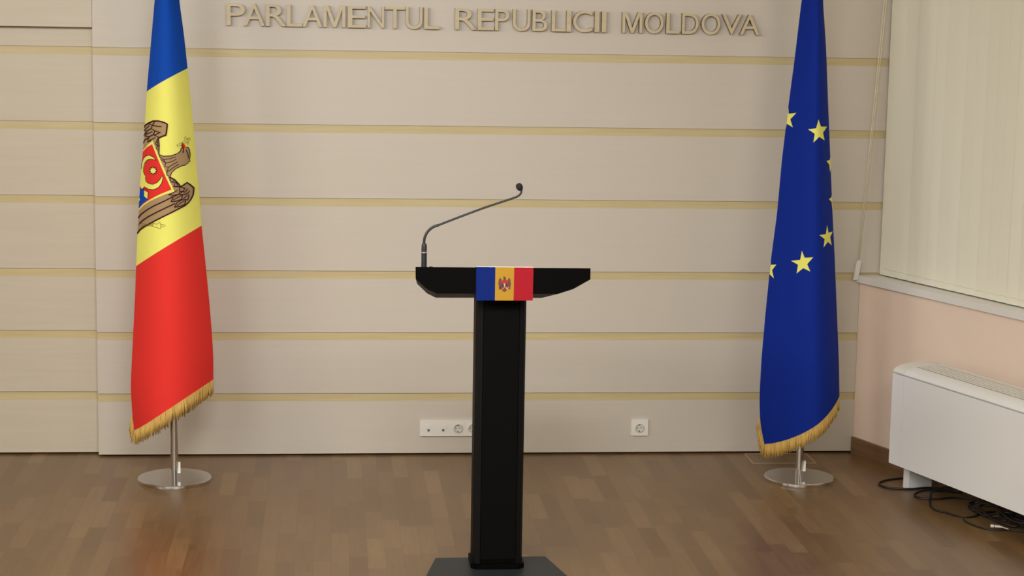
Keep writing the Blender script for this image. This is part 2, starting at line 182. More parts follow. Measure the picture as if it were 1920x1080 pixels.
m_cable = mat('black_cable', (0.012, 0.011, 0.011), 0.45)
m_mic = mat('microphone_black', (0.02, 0.02, 0.024), 0.4)
m_ring = mat('silver_ring', (0.55, 0.55, 0.55), 0.3, 0.6)
m_gold_fr = grain_mat('gold_fringe', (0.50, 0.30, 0.06), (0.66, 0.43, 0.12), (90, 90, 9), 0.6, 0.05)
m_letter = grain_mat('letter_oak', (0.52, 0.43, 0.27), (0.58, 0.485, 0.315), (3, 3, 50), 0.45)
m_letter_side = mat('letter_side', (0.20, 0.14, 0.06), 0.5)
m_blind = cloth_mat('blind_fabric', (0.82, 0.80, 0.67), 0.8)
m_cord = mat('cord_cream', (0.85, 0.80, 0.60), 0.6)
m_glass = mat('window_glass', (0.9, 0.95, 0.95), 0.02); m_glass.node_tree.nodes['Principled BSDF'].inputs['Transmission Weight'].default_value = 1.0

f_blue = cloth_mat('flag_blue', (0.008, 0.068, 0.42)); f_yel = cloth_mat('flag_yellow', (0.84, 0.82, 0.18)); f_red = cloth_mat('flag_red', (0.76, 0.040, 0.032))
f_eu = cloth_mat('deep_blue_satin', (0.007, 0.026, 0.27), 0.5)
e_mats = {'eagle': cloth_mat('eagle_brown', (0.40, 0.27, 0.14)), 'yellow': f_yel, 'red': f_red, 'blue': f_blue,
          'outline': cloth_mat('outline_maroon', (0.045, 0.012, 0.018)), 'gold_line': cloth_mat('thin_gold_line', (0.20, 0.13, 0.01))}
p_blue = mat('print_blue', (0.004, 0.018, 0.155), 0.6, spec=.08); p_yel = mat('print_yellow', (0.46, 0.26, 0.030), 0.6, spec=.08); p_red = mat('print_red', (0.37, 0.014, 0.024), 0.6, spec=.08)
s_mats = {'eagle': mat('print_brown', (0.14, 0.045, 0.03), 0.5), 'yellow': mat('print_light_gold', (0.62, 0.42, 0.13), .4), 'red': mat('print_crimson', (0.42, 0.02, 0.03), .4),
          'blue': mat('print_violet', (0.05, 0.015, 0.11), .4), 'orange': mat('print_orange', (0.60, 0.17, 0.04), .4), 'outline': mat('print_dark', (0.05, 0.02, 0.01), .4)}

# parquet: strips run away from the wall, staggered blocks with their own tone
m_floor = mat('oak_parquet', (0.2, 0.12, 0.06), 0.34, spec=0.5)
def floor_nodes(m, w=0.072, L=0.42):
    b = m.node_tree.nodes['Principled BSDF']
    tc = N(m, 'ShaderNodeTexCoord'); sx = N(m, 'ShaderNodeSeparateXYZ'); link(m, tc.outputs['Object'], sx.inputs[0])
    def M(op, a, bb=None, c=None):
        n = N(m, 'ShaderNodeMath', operation=op)
        for i, v in enumerate((a, bb, c)):
            if v is None: continue
            if isinstance(v, (int, float)): n.inputs[i].default_value = v
            else: link(m, v, n.inputs[i])
        return n.outputs[0]
    xs = M('DIVIDE', sx.outputs['X'], w); col = M('FLOOR', xs)
    wn = N(m, 'ShaderNodeTexWhiteNoise', noise_dimensions='1D'); link(m, col, wn.inputs['W'])
    ys = M('ADD', M('DIVIDE', sx.outputs['Y'], L), M('MULTIPLY', wn.outputs['Value'], 7.3)); row = M('FLOOR', ys)
    cb = N(m, 'ShaderNodeCombineXYZ'); link(m, col, cb.inputs[0]); link(m, row, cb.inputs[1])
    w2 = N(m, 'ShaderNodeTexWhiteNoise', noise_dimensions='2D'); link(m, cb.outputs[0], w2.inputs['Vector'])
    # grain, shifted per block
    cv = N(m, 'ShaderNodeCombineXYZ')
    link(m, M('ADD', M('MULTIPLY', sx.outputs['X'], 60), M('MULTIPLY', w2.outputs['Value'], 91)), cv.inputs[0]); link(m, M('MULTIPLY', sx.outputs['Y'], 4.5), cv.inputs[1])
    link(m, w2.outputs['Value'], cv.inputs[2])
    n = N(m, 'ShaderNodeTexNoise'); n.inputs['Scale'].default_value = 1.0; n.inputs['Detail'].default_value = 5; n.inputs['Distortion'].default_value = 0.8; link(m, cv.outputs[0], n.inputs['Vector'])
    r1 = ramp(m, [(0.0, (0.160, 0.089, 0.036)), (0.45, (0.190, 0.110, 0.045)), (0.85, (0.212, 0.124, 0.052)), (1.0, (0.246, 0.152, 0.066))]); link(m, w2.outputs['Value'], r1.inputs[0])
    r2 = ramp(m, [(0.3, (0.84, 0.82, 0.78)), (0.7, (1.10, 1.10, 1.10))]); link(m, n.outputs['Fac'], r2.inputs[0])
    mx = N(m, 'ShaderNodeMix', data_type='RGBA', blend_type='MULTIPLY'); mx.inputs[0].default_value = 1.0
    link(m, r1.outputs[0], mx.inputs[6]); link(m, r2.outputs[0], mx.inputs[7])
    fx = M('FRACT', xs); fy = M('FRACT', ys)
    ex = M('MINIMUM', fx, M('SUBTRACT', 1.0, fx)); ey = M('MINIMUM', fy, M('SUBTRACT', 1.0, fy))
    seam = M('MAXIMUM', M('LESS_THAN', ex, 0.012), M('LESS_THAN', ey, 0.003))
    m2 = N(m, 'ShaderNodeMix', data_type='RGBA', blend_type='MIX'); link(m, M('MULTIPLY', seam, 0.35), m2.inputs[0])
    link(m, mx.outputs[2], m2.inputs[6]); m2.inputs[7].default_value = (0.05, 0.028, 0.012, 1)
    link(m, m2.outputs[2], b.inputs['Base Color'])
    link(m, M('ADD', M('MULTIPLY', n.outputs['Fac'], 0.12), 0.27), b.inputs['Roughness'])
    bp = N(m, 'ShaderNodeBump'); bp.inputs['Strength'].default_value = 0.04; bp.inputs['Distance'].default_value = 0.004
    link(m, n.outputs['Fac'], bp.inputs['Height']); link(m, bp.outputs[0], b.inputs['Normal'])
floor_nodes(m_floor)

# ---------------------------------------------------------------- the room
TH = R(20.6)                                   # the window wall leaves the corner at this angle
dW = Vector((math.sin(TH), -math.cos(TH), 0)); nW = Vector((math.cos(TH), math.sin(TH), 0))
def along(p0, s, n=0.0, z=0.0):
    return Vector((p0[0], p0[1], 0)) + dW * s + nW * n + Vector((0, 0, z))
WC = (2.595, 0.0)                              # corner of the back wall and the window wall
bm = B(-5.0, 6.5, -9.6, 0.30, -0.10, 0.0); tag(new('floor', bm, m_floor), kind='structure')
bm = B(-5.0, 6.5, -9.6, 0.30, 3.35, 3.45); tag(new('ceiling', bm, m_ceil), kind='structure')

m_far = mat('grey_beige_wall', (0.50, 0.47, 0.42), 0.8)
tag(new('wall_front', B(-5.0, 6.5, -9.75, -9.6, 0.0, 3.35), m_far), kind='structure')
tag(new('wall_side', B(-5.15, -5.0, -9.6, 0.30, 0.0, 3.35), m_far), kind='structure')
XL, XR, T = -1.117, 3.05, 0.007
ru, rl, zb, gr = 0.3505, 0.300, 0.010, 0.0385
bots = [zb, zb + rl, zb + 2 * rl, zb + 3 * rl, zb + 3 * rl + ru, zb + 3 * rl + 2 * ru, zb + 3 * rl + 3 * ru, zb + 3 * rl + 4 * ru, zb + 3 * rl + 5 * ru, zb + 3 * rl + 6 * ru]
wall = new('wall_back', B(XL, XR, T, 0.24, 0.012, 3.35), m_pine); tag(wall, kind='structure')
for a, b in zip(bots, bots[1:]):
    x1 = 2.595 if b <= 0.95 else XR
    new('wall_panel', B(XL, x1 - 0.001, 0.0, T, a, min(b - gr, 3.35)), m_panel, wall, bevel=0.0012)
tag(new('trim_4', B(XL, 2.60, 0.05, 0.24, 0.0, 0.0115), m_dark), kind='structure')
tag(new('trim_5', B(-5.0, XL, 0.10, 0.24, 0.0, 0.0115), m_dark), kind='structure')
wl = new('wall_left', B(-5.0, XL, 0.056 + T, 0.24, 0.012, 3.35), m_pine); tag(wl, kind='structure')
for a, b in zip(bots[:7], bots[1:8]):
    new('wall_panel', B(-5.0, XL, 0.056, 0.056 + T, a, b - gr), m_panel_l, wl, bevel=0.0012)
tag(new('trim_1', B(-5.0, XL - 0.0015, 0.0, 0.056, 2.053, 3.35), m_panel_l), kind='structure')

# window wall: parapet below, lintel above, deep recess holding the window
def wbox(s0, s1, n0, n1, z0, z1, p0=WC, bm=None, mi=0):
    bm = bm or bmesh.new()
    vs = []
    for s in (s0, s1):
        for n in (n0, n1):
            for z in (z0, z1): vs.append(bm.verts.new(along(p0, s, n, z)))
    for f in ((0, 1, 3, 2), (4, 6, 7, 5), (0, 4, 5, 1), (2, 3, 7, 6), (0, 2, 6, 4), (1, 5, 7, 3)):
        bm.faces.new([vs[i] for i in f]).material_index = mi
    return bm
def wpoly(pts, z0, z1):
    bm = bmesh.new(); prism(bm, pts, 'z', z0, z1); return bm
e5 = along(WC, 5.2); e5b = along(WC, 5.2, 0.45)
k = 0.45 / math.cos(TH)                        # where the recess back meets the back wall plane
tag(new('wall_right', wpoly([(WC[0], 0), (e5.x, e5.y), (e5b.x, e5b.y), (WC[0] + k, 0)], 0.0, 0.865), m_pink), kind='structure')
tag(new('trim_2', wpoly([(WC[0], 0), (e5.x, e5.y), (e5b.x, e5b.y), (WC[0] + k, 0)], 2.75, 3.35), m_pink), kind='structure')
bmx = wbox(0.006, 5.2, -0.014, 0.0, 0.0, 0.085)
tag(new('baseboard_right', bmx, m_base, bevel=0.003), kind='structure')
# sill
sl = []
s0 = (2.572, -0.0005)
a = along(s0, 0); b_ = along(s0, 5.2); c_ = along(WC, 5.2, 0.30); d_ = (WC[0] + 0.30 / math.cos(TH), -0.0005)
tag(new('trim_3', wpoly([(a.x, a.y), (b_.x, b_.y), (c_.x, c_.y), d_], 0.865, 0.900), m_sill, bevel=0.004), kind='structure')
# window behind the blind
win = new('window_1', wbox(0.16, 5.2, 0.34, 0.40, 0.865, 0.94), m_sill)
tag(win, kind='structure')
bmf = wbox(0.16, 5.2, 0.34, 0.40, 2.68, 2.75)
for s in (0.16, 1.7, 3.2, 4.7): wbox(s, s + 0.06, 0.34, 0.40, 0.94, 2.68, bm=bmf)
new('window_frame', bmf, m_sill, win)
new('window_pane', wbox(0.2, 5.2, 0.365, 0.371, 0.93, 2.69), m_glass, win)

# ---------------------------------------------------------------- vertical blind
BT = R(19.4); dB = Vector((math.sin(BT), -math.cos(BT), 0)); nB = Vector((math.cos(BT), math.sin(BT), 0))
bp0 = Vector((2.690, -0.012, 0))
blind = thing('vertical_blind', tuple(bp0 + Vector((0, 0, 0.905))), 'cream fabric vertical blind closed over the window above the white sill', 'blind')
def slat_bm(i):
    bm = bmesh.new(); wdt = 0.089; c = bp0 + dB * (0.0445 + 0.0745 * i); ang = R(5.5 + random.uniform(-3.5, 3.5))
    dd = (dB * math.cos(ang) + nB * math.sin(ang)); nn = (nB * math.cos(ang) - dB * math.sin(ang))
    if i == 0: dd, nn = dB, nB
    cols = []
    for sgn in (0.0, 0.0012):
        rows = []
        for z in [0.9055, 0.912, 0.950, 0.953, 1.3, 1.8, 2.3, 2.70]:
            th = 0.0009 if z < 0.952 else 0.0
            rows.append([bm.verts.new(c + dd * (u * wdt / 2) + nn * (0.0015 * (u * u - 1) + (sgn + th) * (1 if sgn else -1)) + Vector((0, 0, z))) for u in (-1, -.6, -.2, .2, .6, 1)])
        cols.append(rows)
    F, K = cols
    for rows, fl in ((F, 0), (K, 1)):
        for r0, r1 in zip(rows, rows[1:]):
            for q in range(5):
                v = [r0[q], r0[q + 1], r1[q + 1], r1[q]]; bm.faces.new(v[::-1] if fl else v)
    for q in range(5):
        bm.faces.new([F[0][q], K[0][q], K[0][q + 1], F[0][q + 1]]); bm.faces.new([F[-1][q], F[-1][q + 1], K[-1][q + 1], K[-1][q]])
    for r0 in range(len(F) - 1):
        bm.faces.new([F[r0][0], F[r0 + 1][0], K[r0 + 1][0], K[r0][0]]); bm.faces.new([F[r0][5], K[r0][5], K[r0 + 1][5], F[r0 + 1][5]])
    return bm
for i in range(30):
    new('slat', slat_bm(i), m_blind, blind, smooth=True)
bm = bmesh.new()
for s0_, s1_, n0, n1, z0, z1 in ((0.0, 2.6, -0.022, 0.022, 2.70, 2.735),):
    vs = [bm.verts.new(bp0 + dB * s + nB * n + Vector((0, 0, z))) for s in (s0_, s1_) for n in (n0, n1) for z in (z0, z1)]
    for f in ((0, 1, 3, 2), (4, 6, 7, 5), (0, 4, 5, 1), (2, 3, 7, 6), (0, 2, 6, 4), (1, 5, 7, 3)): bm.faces.new([vs[i] for i in f])
new('headrail', bm, m_white, blind, bevel=0.003)
bm = bmesh.new()
path = []
for i in range(29):
    p = bp0 + dB * (0.0445 + 0.0745 * i) + nB * -0.006 + Vector((0, 0, 0.940)); p2 = p + dB * 0.037 + Vector((0, 0, -0.006))
    path += [p, p2]
tube(bm, path, 0.0011, 6)
new('bottom_chain', bm, m_blind, blind, smooth='all')
bm = bmesh.new()
ct = bp0 + dB * 0.02 + nB * -0.03 + Vector((0, 0, 2.705)); cb0 = Vector((2.575, -0.020, 0.975))
tube(bm, [ct, ct.lerp(cb0, .5) + Vector((0.002, 0, -0.004)), cb0], 0.0020, 6)
tube(bm, [ct + Vector((0.012, 0, 0)), ct.lerp(cb0, .5) + Vector((0.010, 0, -0.004)), cb0 + Vector((0.006, 0, 0))], 0.0018, 6)
new('pull_cord', bm, m_cord, blind, smooth='all')
bm = bmesh.new(); prism(bm, [(2.555, 0.876), (2.578, 0.880), (2.591, 0.968), (2.584, 0.976), (2.572, 0.975), (2.567, 0.966)], 'y', -0.028, -0.010)
new('cord_holder', bm, m_white, blind, bevel=0.002)

# ---------------------------------------------------------------- fan coil heater
HA = R(18.2); h0 = Vector((2.574, -0.688, 0)); dH = Vector((math.sin(HA), -math.cos(HA), 0)); nH = Vector((math.cos(HA), math.sin(HA), 0))
heater = thing('convector_heater', (h0 + dH * 0.9 + nH * 0.1)[:], 'long white floor convector heater on feet under the window sill', 'heater')
HM = Matrix(((nH.x, dH.x, 0, h0.x), (nH.y, dH.y, 0, h0.y), (0, 0, 1, 0), (0, 0, 0, 1)))   # local: x depth, y along, z up
def hb(name, x0, x1, y0, y1, z0, z1, m, bevel=0.003, par=None):
    return new(name, B(x0, x1, y0, y1, z0, z1, M=HM), m, par or heater, bevel=bevel)
HLn = 1.95
hb('front_panel', 0.0, 0.012, 0.09, HLn - .09, 0.120, 0.543, m_heat, 0.002)
hb('end_panel', 0.0, 0.205, 0.0, 0.0885, 0.120, 0.543, m_heat, 0.003)
hb('end_panel', 0.0, 0.205, HLn - .0885, HLn, 0.120, 0.543, m_heat, 0.003)
hb('inner_body', 0.014, 0.20, 0.09, HLn - .09, 0.130, 0.540, m_dark, 0)
# top cap: curved nosing, hollow where the grille sits
def cap_prof(x0, x1):
    pts = [(0.002, 0.547), (0.000, 0.552), (0.004, 0.561), (0.014, 0.569), (0.032, 0.576), (0.055, 0.582)]
    return pts
bm = bmesh.new(); pr = [(0.003, 0.546), (0.000, 0.551), (0.005, 0.561), (0.016, 0.569), (0.034, 0.576), (0.060, 0.582), (0.10, 0.587), (0.160, 0.590), (0.196, 0.588), (0.205, 0.582), (0.205, 0.546)]
for y0, y1 in ((0.0, 0.086), (HLn - .086, HLn)):
    bm = bmesh.new()
    A_ = [bm.verts.new(HM @ Vector((p[0], y0, p[1]))) for p in pr]; B_ = [bm.verts.new(HM @ Vector((p[0], y1, p[1]))) for p in pr]
    bm.faces.new(A_); bm.faces.new(B_[::-1])
    for i in range(len(pr)): j = (i + 1) % len(pr); bm.faces.new([A_[i], B_[i], B_[j], A_[j]])
    new('end_cap', bm, m_heat_end, heater, smooth=True)
bm = bmesh.new(); pr2 = [(0.003, 0.546), (0.000, 0.551), (0.005, 0.561), (0.016, 0.569), (0.034, 0.576), (0.060, 0.582), (0.066, 0.582), (0.066, 0.546)]
A_ = [bm.verts.new(HM @ Vector((p[0], 0.0885, p[1]))) for p in pr2]; B_ = [bm.verts.new(HM @ Vector((p[0], HLn - .0885, p[1]))) for p in pr2]
bm.faces.new(A_); bm.faces.new(B_[::-1])
for i in range(len(pr2)): j = (i + 1) % len(pr2); bm.faces.new([A_[i], B_[i], B_[j], A_[j]])
new('front_nosing', bm, m_heat, heater, smooth=True)
bm = bmesh.new()
for i in range(5):
    x = 0.074 + i * 0.020; zt = 0.584 + 0.0011 * i
    box(bm, x, x + 0.0132, 0.0885, HLn - .0885, 0.560, zt, M=HM)
box(bm, 0.176, 0.205, 0.0885, HLn - .0885, 0.546, 0.590, M=HM)
new('air_grille', bm, m_heat_end, heater, bevel=0.001)
bm = bmesh.new()  # strips filling the grille gaps, coloured dark in place of shade
for i in range(6): box(bm, 0.0665 + (0.0207 if i else 0) + (i - 1) * 0.020 * (i > 0), 0.0738 + i * 0.020 if i < 5 else 0.1758, 0.0890, HLn - .0890, 0.541, 0.5820 + 0.0010 * i, M=HM)
new('slot_shade_strip', bm, mat('slot_shade_grey', (0.20, 0.19, 0.16), 0.6), heater)
for y in (0.020, HLn - 0.07):
    hb('foot', 0.072, 0.20, y, y + 0.045, 0.0, 0.121, m_heat, 0.003)

# cables lying under the heater
def cable(pts, r, label, n=8):
    bm = bmesh.new(); tube(bm, smooth_path(pts, n), r, 8); o = new('cable', bm, m_cable, smooth='all'); tag(o, label, 'cable'); return o
z = 0.0052
cable([(2.87, -0.50, z), (2.76, -0.52, z), (2.66, -0.545, z), (2.592, -0.578, z), (2.548, -0.635, z), (2.560, -0.700, z), (2.61, -0.728, z), (2.68, -0.735, z), (2.78, -0.72, z), (2.95, -0.80, z)], 0.005,
      'thin black cable looping out around the near foot of the white heater')
cable([(2.98, -0.84, z), (2.82, -0.80, z + .004), (2.72, -0.80, z + .010), (2.655, -0.84, z), (2.665, -0.90, z), (2.73, -0.92, z), (2.84, -0.90, z), (3.0, -1.0, z)], 0.005,
      'black cable loop on the floor under the heater, just right of its foot')
cable([(3.05, -1.1, z), (2.92, -0.98, 0.03), (2.80, -0.93, 0.060), (2.715, -0.93, 0.048), (2.69, -0.965, 0.018), (2.668, -1.04, z), (2.672, -1.11, z), (2.70, -1.145, z), (2.725, -1.19, z), (2.76, -1.225, z), (2.81, -1.215, z), (2.86, -1.16, z), (2.93, -1.14, z)], 0.0045,
      'black cable rising in a bow under the heater, then curving along the floor')
bm = bmesh.new(); rc = random.Random(11)  # made-up heap of black tubes, added to darken the space under the heater
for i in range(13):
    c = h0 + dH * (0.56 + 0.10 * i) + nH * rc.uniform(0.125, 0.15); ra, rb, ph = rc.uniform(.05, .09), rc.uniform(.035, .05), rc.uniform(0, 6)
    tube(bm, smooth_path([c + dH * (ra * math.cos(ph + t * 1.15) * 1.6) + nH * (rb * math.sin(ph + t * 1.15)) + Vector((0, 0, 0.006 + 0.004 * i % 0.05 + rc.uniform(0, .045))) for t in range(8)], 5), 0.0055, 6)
o = new('added_shade_tangle', bm, m_cable, smooth='all'); tag(o, 'added heap of black tubes standing in for the shade underneath the long white heater', 'shade filler', kind='stuff')
lead = thing('cable', (2.80, -1.40, 0), 'thin black cable with a small white plug lying nearest the right picture edge', 'cable')
bm = bmesh.new(); tube(bm, smooth_path([(2.745, -1.26, z), (2.742, -1.29, z), (2.750, -1.33, z), (2.782, -1.40, z), (2.830, -1.435, z), (2.90, -1.44, z), (3.02, -1.50, z)], 8), 0.004, 8)
new('cord', bm, m_cable, lead, smooth='all')
bm = bmesh.new(); tube(bm, [(2.820, -1.392, 0.012), (2.834, -1.397, 0.012)], 0.007, 10); tube(bm, [(2.836, -1.398, 0.012), (2.858, -1.406, 0.012)], 0.0055, 10); tube(bm, [(2.858, -1.406, 0.012), (2.866, -1.409, 0.011)], 0.0035, 8)
tube(bm, [(2.866, -1.409, 0.011), (2.885, -1.425, 0.007), (2.89, -1.438, 0.006)], 0.002, 8)
new('plug', bm, m_white, lead, smooth=True)

# floor hatch outline by the EU flag stand
hatch = thing('floor_hatch', (2.20, -0.11, 0), 'square floor hatch with thin brass rim behind the blue flag stand', 'floor hatch')
m_brass = mat('dull_brass', (0.42, 0.31, 0.19), 0.4, 0.0)
bm = bmesh.new()
for x0, x1, y0, y1 in ((2.041, 2.049, -0.218, -0.012), (2.351, 2.359, -0.218, -0.012), (2.049, 2.351, -0.218, -0.207), (2.049, 2.351, -0.023, -0.012)): box(bm, x0, x1, y0, y1, 0.0, 0.0022)
new('rim', bm, m_brass, hatch)
new('lid', B(2.050, 2.350, -0.206, -0.026, 0.0, 0.0016), m_floor, hatch)

# ---------------------------------------------------------------- raised letters
ltxt = {}
def letter_mesh(ch):
    if ch in ltxt: return ltxt[ch]
    if ch == 'M':
        me = bpy.data.meshes.new('glyph'); P = [(0, 0), (0, 1), (.22, 1), (.5, .24), (.78, 1), (1, 1), (1, 0), (.855, 0), (.855, .80), (.57, 0), (.43, 0), (.145, .80), (.145, 0)]
        me.from_pydata([(x, y, 0) for x, y in P], [], [list(range(13))[::-1]]); ltxt[ch] = (me, 0, 1, 0, 1); return ltxt[ch]
    cu_ = bpy.data.curves.new('glyph', 'FONT'); cu_.body = ch; cu_.size = 1.0; cu_.resolution_u = 8; cu_.offset = 0.001
    o = bpy.data.objects.new('glyph', cu_); C.objects.link(o); bpy.context.view_layer.update()
    me = bpy.data.meshes.new_from_object(o.evaluated_get(bpy.context.evaluated_depsgraph_get()))
    bpy.data.objects.remove(o); xs = [v.co.x for v in me.vertices]; ys = [v.co.y for v in me.vertices]
    ltxt[ch] = (me, min(xs), max(xs), min(ys), max(ys)); return ltxt[ch]
ORD = ['first', 'second', 'third', 'fourth', 'fifth', 'sixth', 'seventh', 'eighth', 'ninth', 'tenth', 'eleventh']
words = ['PARLAMENTUL', 'REPUBLICII', 'MOLDOVA']; wi = 0; li = 0
for ch, xa, xb in D['LET']:
    me, x0, x1, y0, y1 = letter_mesh(ch)
    zt = 2.1745 - 0.0052 * (xa + 0.495); zlo = 2.072 - 0.0030 * (xa + 0.495)
    ov = 0.0015 if ch in 'OCU' else 0
    bm = bmesh.new(); bm.from_mesh(me)
    for v in bm.verts:
        v.co = Vector((xa + (v.co.x - x0) / (x1 - x0) * (xb - xa), -0.030, zlo - ov + (v.co.y - y0) / (y1 - y0) * (zt + ov * 2 - zlo)))
    bmesh.ops.remove_doubles(bm, verts=bm.verts, dist=1e-6)
    ex = bmesh.ops.extrude_face_region(bm, geom=bm.faces[:])
    for g in ex['geom']:
        if isinstance(g, bmesh.types.BMVert): g.co.y = 0.0
    bm.normal_update()
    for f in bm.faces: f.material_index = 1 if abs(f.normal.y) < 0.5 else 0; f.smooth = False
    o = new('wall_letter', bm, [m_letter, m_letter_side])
    tag(o, 'raised beige letter %s, %s letter of the word %s on the panelled wall' % (ch, ORD[li], words[wi]), 'letter', 'raised letters of the wall inscription')
    li += 1
    if li == len(words[wi]): wi += 1; li = 0

# ---------------------------------------------------------------- sockets
def rrect(cx, cz, w_, h_, r=0.004, n=4):
    out = []
    for qx, qz, a0 in ((1, 1, 0), (-1, 1, 90), (-1, -1, 180), (1, -1, 270)):
        for i in range(n + 1):
            t = R(a0 + 90 * i / n); out.append((cx + qx * (w_ / 2 - r) + r * math.cos(t), cz + qz * (h_ / 2 - r) + r * math.sin(t)))
    return out
m_sock = mat('socket_white', (0.78, 0.76, 0.71), 0.3); m_hole = mat('socket_shadow', (0.10, 0.095, 0.085), 0.6); m_recess = mat('socket_recess', (0.66, 0.64, 0.58), 0.4)
def power_insert(cx, cz, par):
    bm = bmesh.new(); M = Matrix.Translation((cx, -0.0120, cz)) @ Matrix.Rotation(R(90), 4, 'X')
    lathe(bm, [(0.0, 0.0006), (0.0180, 0.0006), (0.0190, 0.0085), (0.0208, 0.0085), (0.0218, 0.0070), (0.0222, 0.0)], 40, M=M)
    o = new('socket_insert', bm, m_recess, par, smooth=True)
    bm = bmesh.new()
    for dx in (-0.0095, 0.0095):
        lathe(bm, [(0.0, 0.0), (0.0030, 0.0), (0.0030, -0.002), (0, -0.002)], 12, M=Matrix.Translation((cx + dx, -0.0132, cz)) @ Matrix.Rotation(R(90), 4, 'X'))
    box(bm, cx - 0.003, cx + 0.003, -0.0180, -0.0128, cz - 0.0175, cz - 0.0140); box(bm, cx - 0.003, cx + 0.003, -0.0180, -0.0128, cz + 0.0140, cz + 0.0175)
    new('contact_hole', bm, m_hole, o)
def data_insert(cx, cz, par):
    bm = bmesh.new(); box(bm, cx - 0.019, cx + 0.019, -0.0135, -0.0115, cz - 0.019, cz + 0.019)
    box(bm, cx - 0.015, cx + 0.015, -0.0155, -0.0130, cz - 0.003, cz + 0.015)
    o = new('data_port_cover', bm, m_sock, par, bevel=0.0006)
    bm = bmesh.new(); box(bm, cx - 0.0055, cx + 0.0055, -0.0150, -0.0125, cz - 0.0125, cz - 0.0045); box(bm, cx - 0.0035, cx + 0.0035, -0.0150, -0.0125, cz - 0.0155, cz - 0.0125)
    new('data_port', bm, m_hole, o)
def plate(name, x0, x1, z0, z1, label, mods):
    t = thing(name, ((x0 + x1) / 2, 0, z0), label, 'socket', None)
    bm = bmesh.new(); prism(bm, rrect((x0 + x1) / 2, (z0 + z1) / 2, x1 - x0, z1 - z0, 0.004), 'y', -0.012, 0.0)
    new('cover_plate', bm, m_sock, t, bevel=0.002)
    for kd, cx in mods: (power_insert if kd == 'p' else data_insert)(cx, (z0 + z1) / 2 - 0.001, t)
plate('socket_strip', 0.429, 0.745, 0.0965, 0.178, 'long white wall plate with data ports and power sockets, partly behind the lectern', [('d', 0.4715), ('d', 0.5435), ('p', 0.615), ('p', 0.687)])
plate('power_socket', 1.472, 1.556, 0.0945, 0.177, 'single square white power socket on the wall right of the lectern', [('p', 1.512)])

# ---------------------------------------------------------------- lectern
lec = thing('lectern', (0.645, -1.90, 0), 'black lectern with wide angled desk on a slim column', 'lectern')
YF, YB = -2.04, -1.62
front = [(0.3108, 1.217), (0.3119, 1.1716), (0.3536, 1.1343), (0.3919, 1.1162), (0.8517, 1.1164), (0.9081, 1.1349), (0.9723, 1.1718), (0.9719, 1.2145)]
bm = bmesh.new(); tl = math.tan(R(11))
Fv = [bm.verts.new((x, YF, z_)) for x, z_ in front]
Bv = [bm.verts.new((0.6415 + (x - 0.6415) * 0.925, YB, z_ - (YB - YF) * tl)) for x, z_ in front]
bm.faces.new(Fv); bm.faces.new(Bv[::-1])
for i in range(8): j = (i + 1) % 8; bm.faces.new([Fv[i], Bv[i], Bv[j], Fv[j]])
desk = new('desk', bm, m_black, lec, bevel=0.003)
# column: slim box with chamfered side rails and a perforated front
cx0, cx1, cyf, cyb, cz0, cz1 = 0.5492, 0.7410, -1.960, -1.815, 0.028, 1.085
def colpoly(ins): return [(cx0 + 0.022 + 0, cyf + ins), (cx1 - 0.022, cyf + ins), (cx1, cyf + 0.020 + ins), (cx1, cyb), (cx0, cyb), (cx0, cyf + 0.020 + ins)]
bm = bmesh.new(); prism(bm, colpoly(0.004), 'z', cz0, cz1); new('column', bm, m_black, lec, bevel=0.002)
m_perf = mat('perforated_black_metal', (0.003, 0.003, 0.003), 0.7, spec=0.03)
b = m_perf.node_tree.nodes['Principled BSDF']; mp = coords(m_perf, (260, 260, 260), (0, R(45), 0)); vo = N(m_perf, 'ShaderNodeTexVoronoi'); vo.inputs['Randomness'].default_value = 0.0; vo.inputs['Scale'].default_value = 1.0
link(m_perf, mp.outputs[0], vo.inputs['Vector']); rp = ramp(m_perf, [(0.25, (0.002, 0.002, 0.002)), (0.36, (0.005, 0.005, 0.005))]); link(m_perf, vo.outputs['Distance'], rp.inputs[0]); link(m_perf, rp.outputs[0], b.inputs['Base Color'])
new('perforated_panel', B(cx0 + 0.028, cx1 - 0.028, cyf - 0.001, cyf + 0.006, cz0 + 0.03, cz1), m_perf, lec)
for sgn, xa in ((1, cx0 - 0.0005), (-1, cx1 + 0.0005)):
    bm = bmesh.new(); prism(bm, [(xa, cyf + 0.026), (xa + sgn * 0.008, cyf + 0.008), (xa + sgn * 0.026, cyf - 0.002), (xa + sgn * 0.028, cyf + 0.006), (xa + sgn * 0.012, cyf + 0.028)], 'z', cz0 + 0.01, cz1)
    new('side_rail', bm, m_black2, lec, bevel=0.0015)
bm = bmesh.new(); prism(bm, [(cx0 - 0.008, cyf + 0.012), (cx0 + 0.014, cyf - 0.010), (cx1 - 0.014, cyf - 0.010), (cx1 + 0.008, cyf + 0.012), (cx1 + 0.008, cyb + 0.006), (cx0 - 0.008, cyb + 0.006)], 'z', 0.018, 0.040)
new('foot_collar', bm, m_black, lec, bevel=0.003)
bm = bmesh.new(); prism(bm, [(0.412, -1.806), (0.849, -1.800), (0.935, -2.20), (0.935, -2.42), (0.330, -2.42), (0.330, -2.20)][::-1], 'z', 0.0, 0.020)
new('base_plate', bm, m_steel_base, lec, bevel=0.003)
bm = bmesh.new(); lathe(bm, [(0.0, 0.006), (0.006, 0.006), (0.0065, 0.0), (0.0065, -0.004)], 16, c=(0.374, -1.94, 1.217 - 0.10 * tl + 0.001))
new('jack_cap', bm, m_mic, lec, smooth=True)

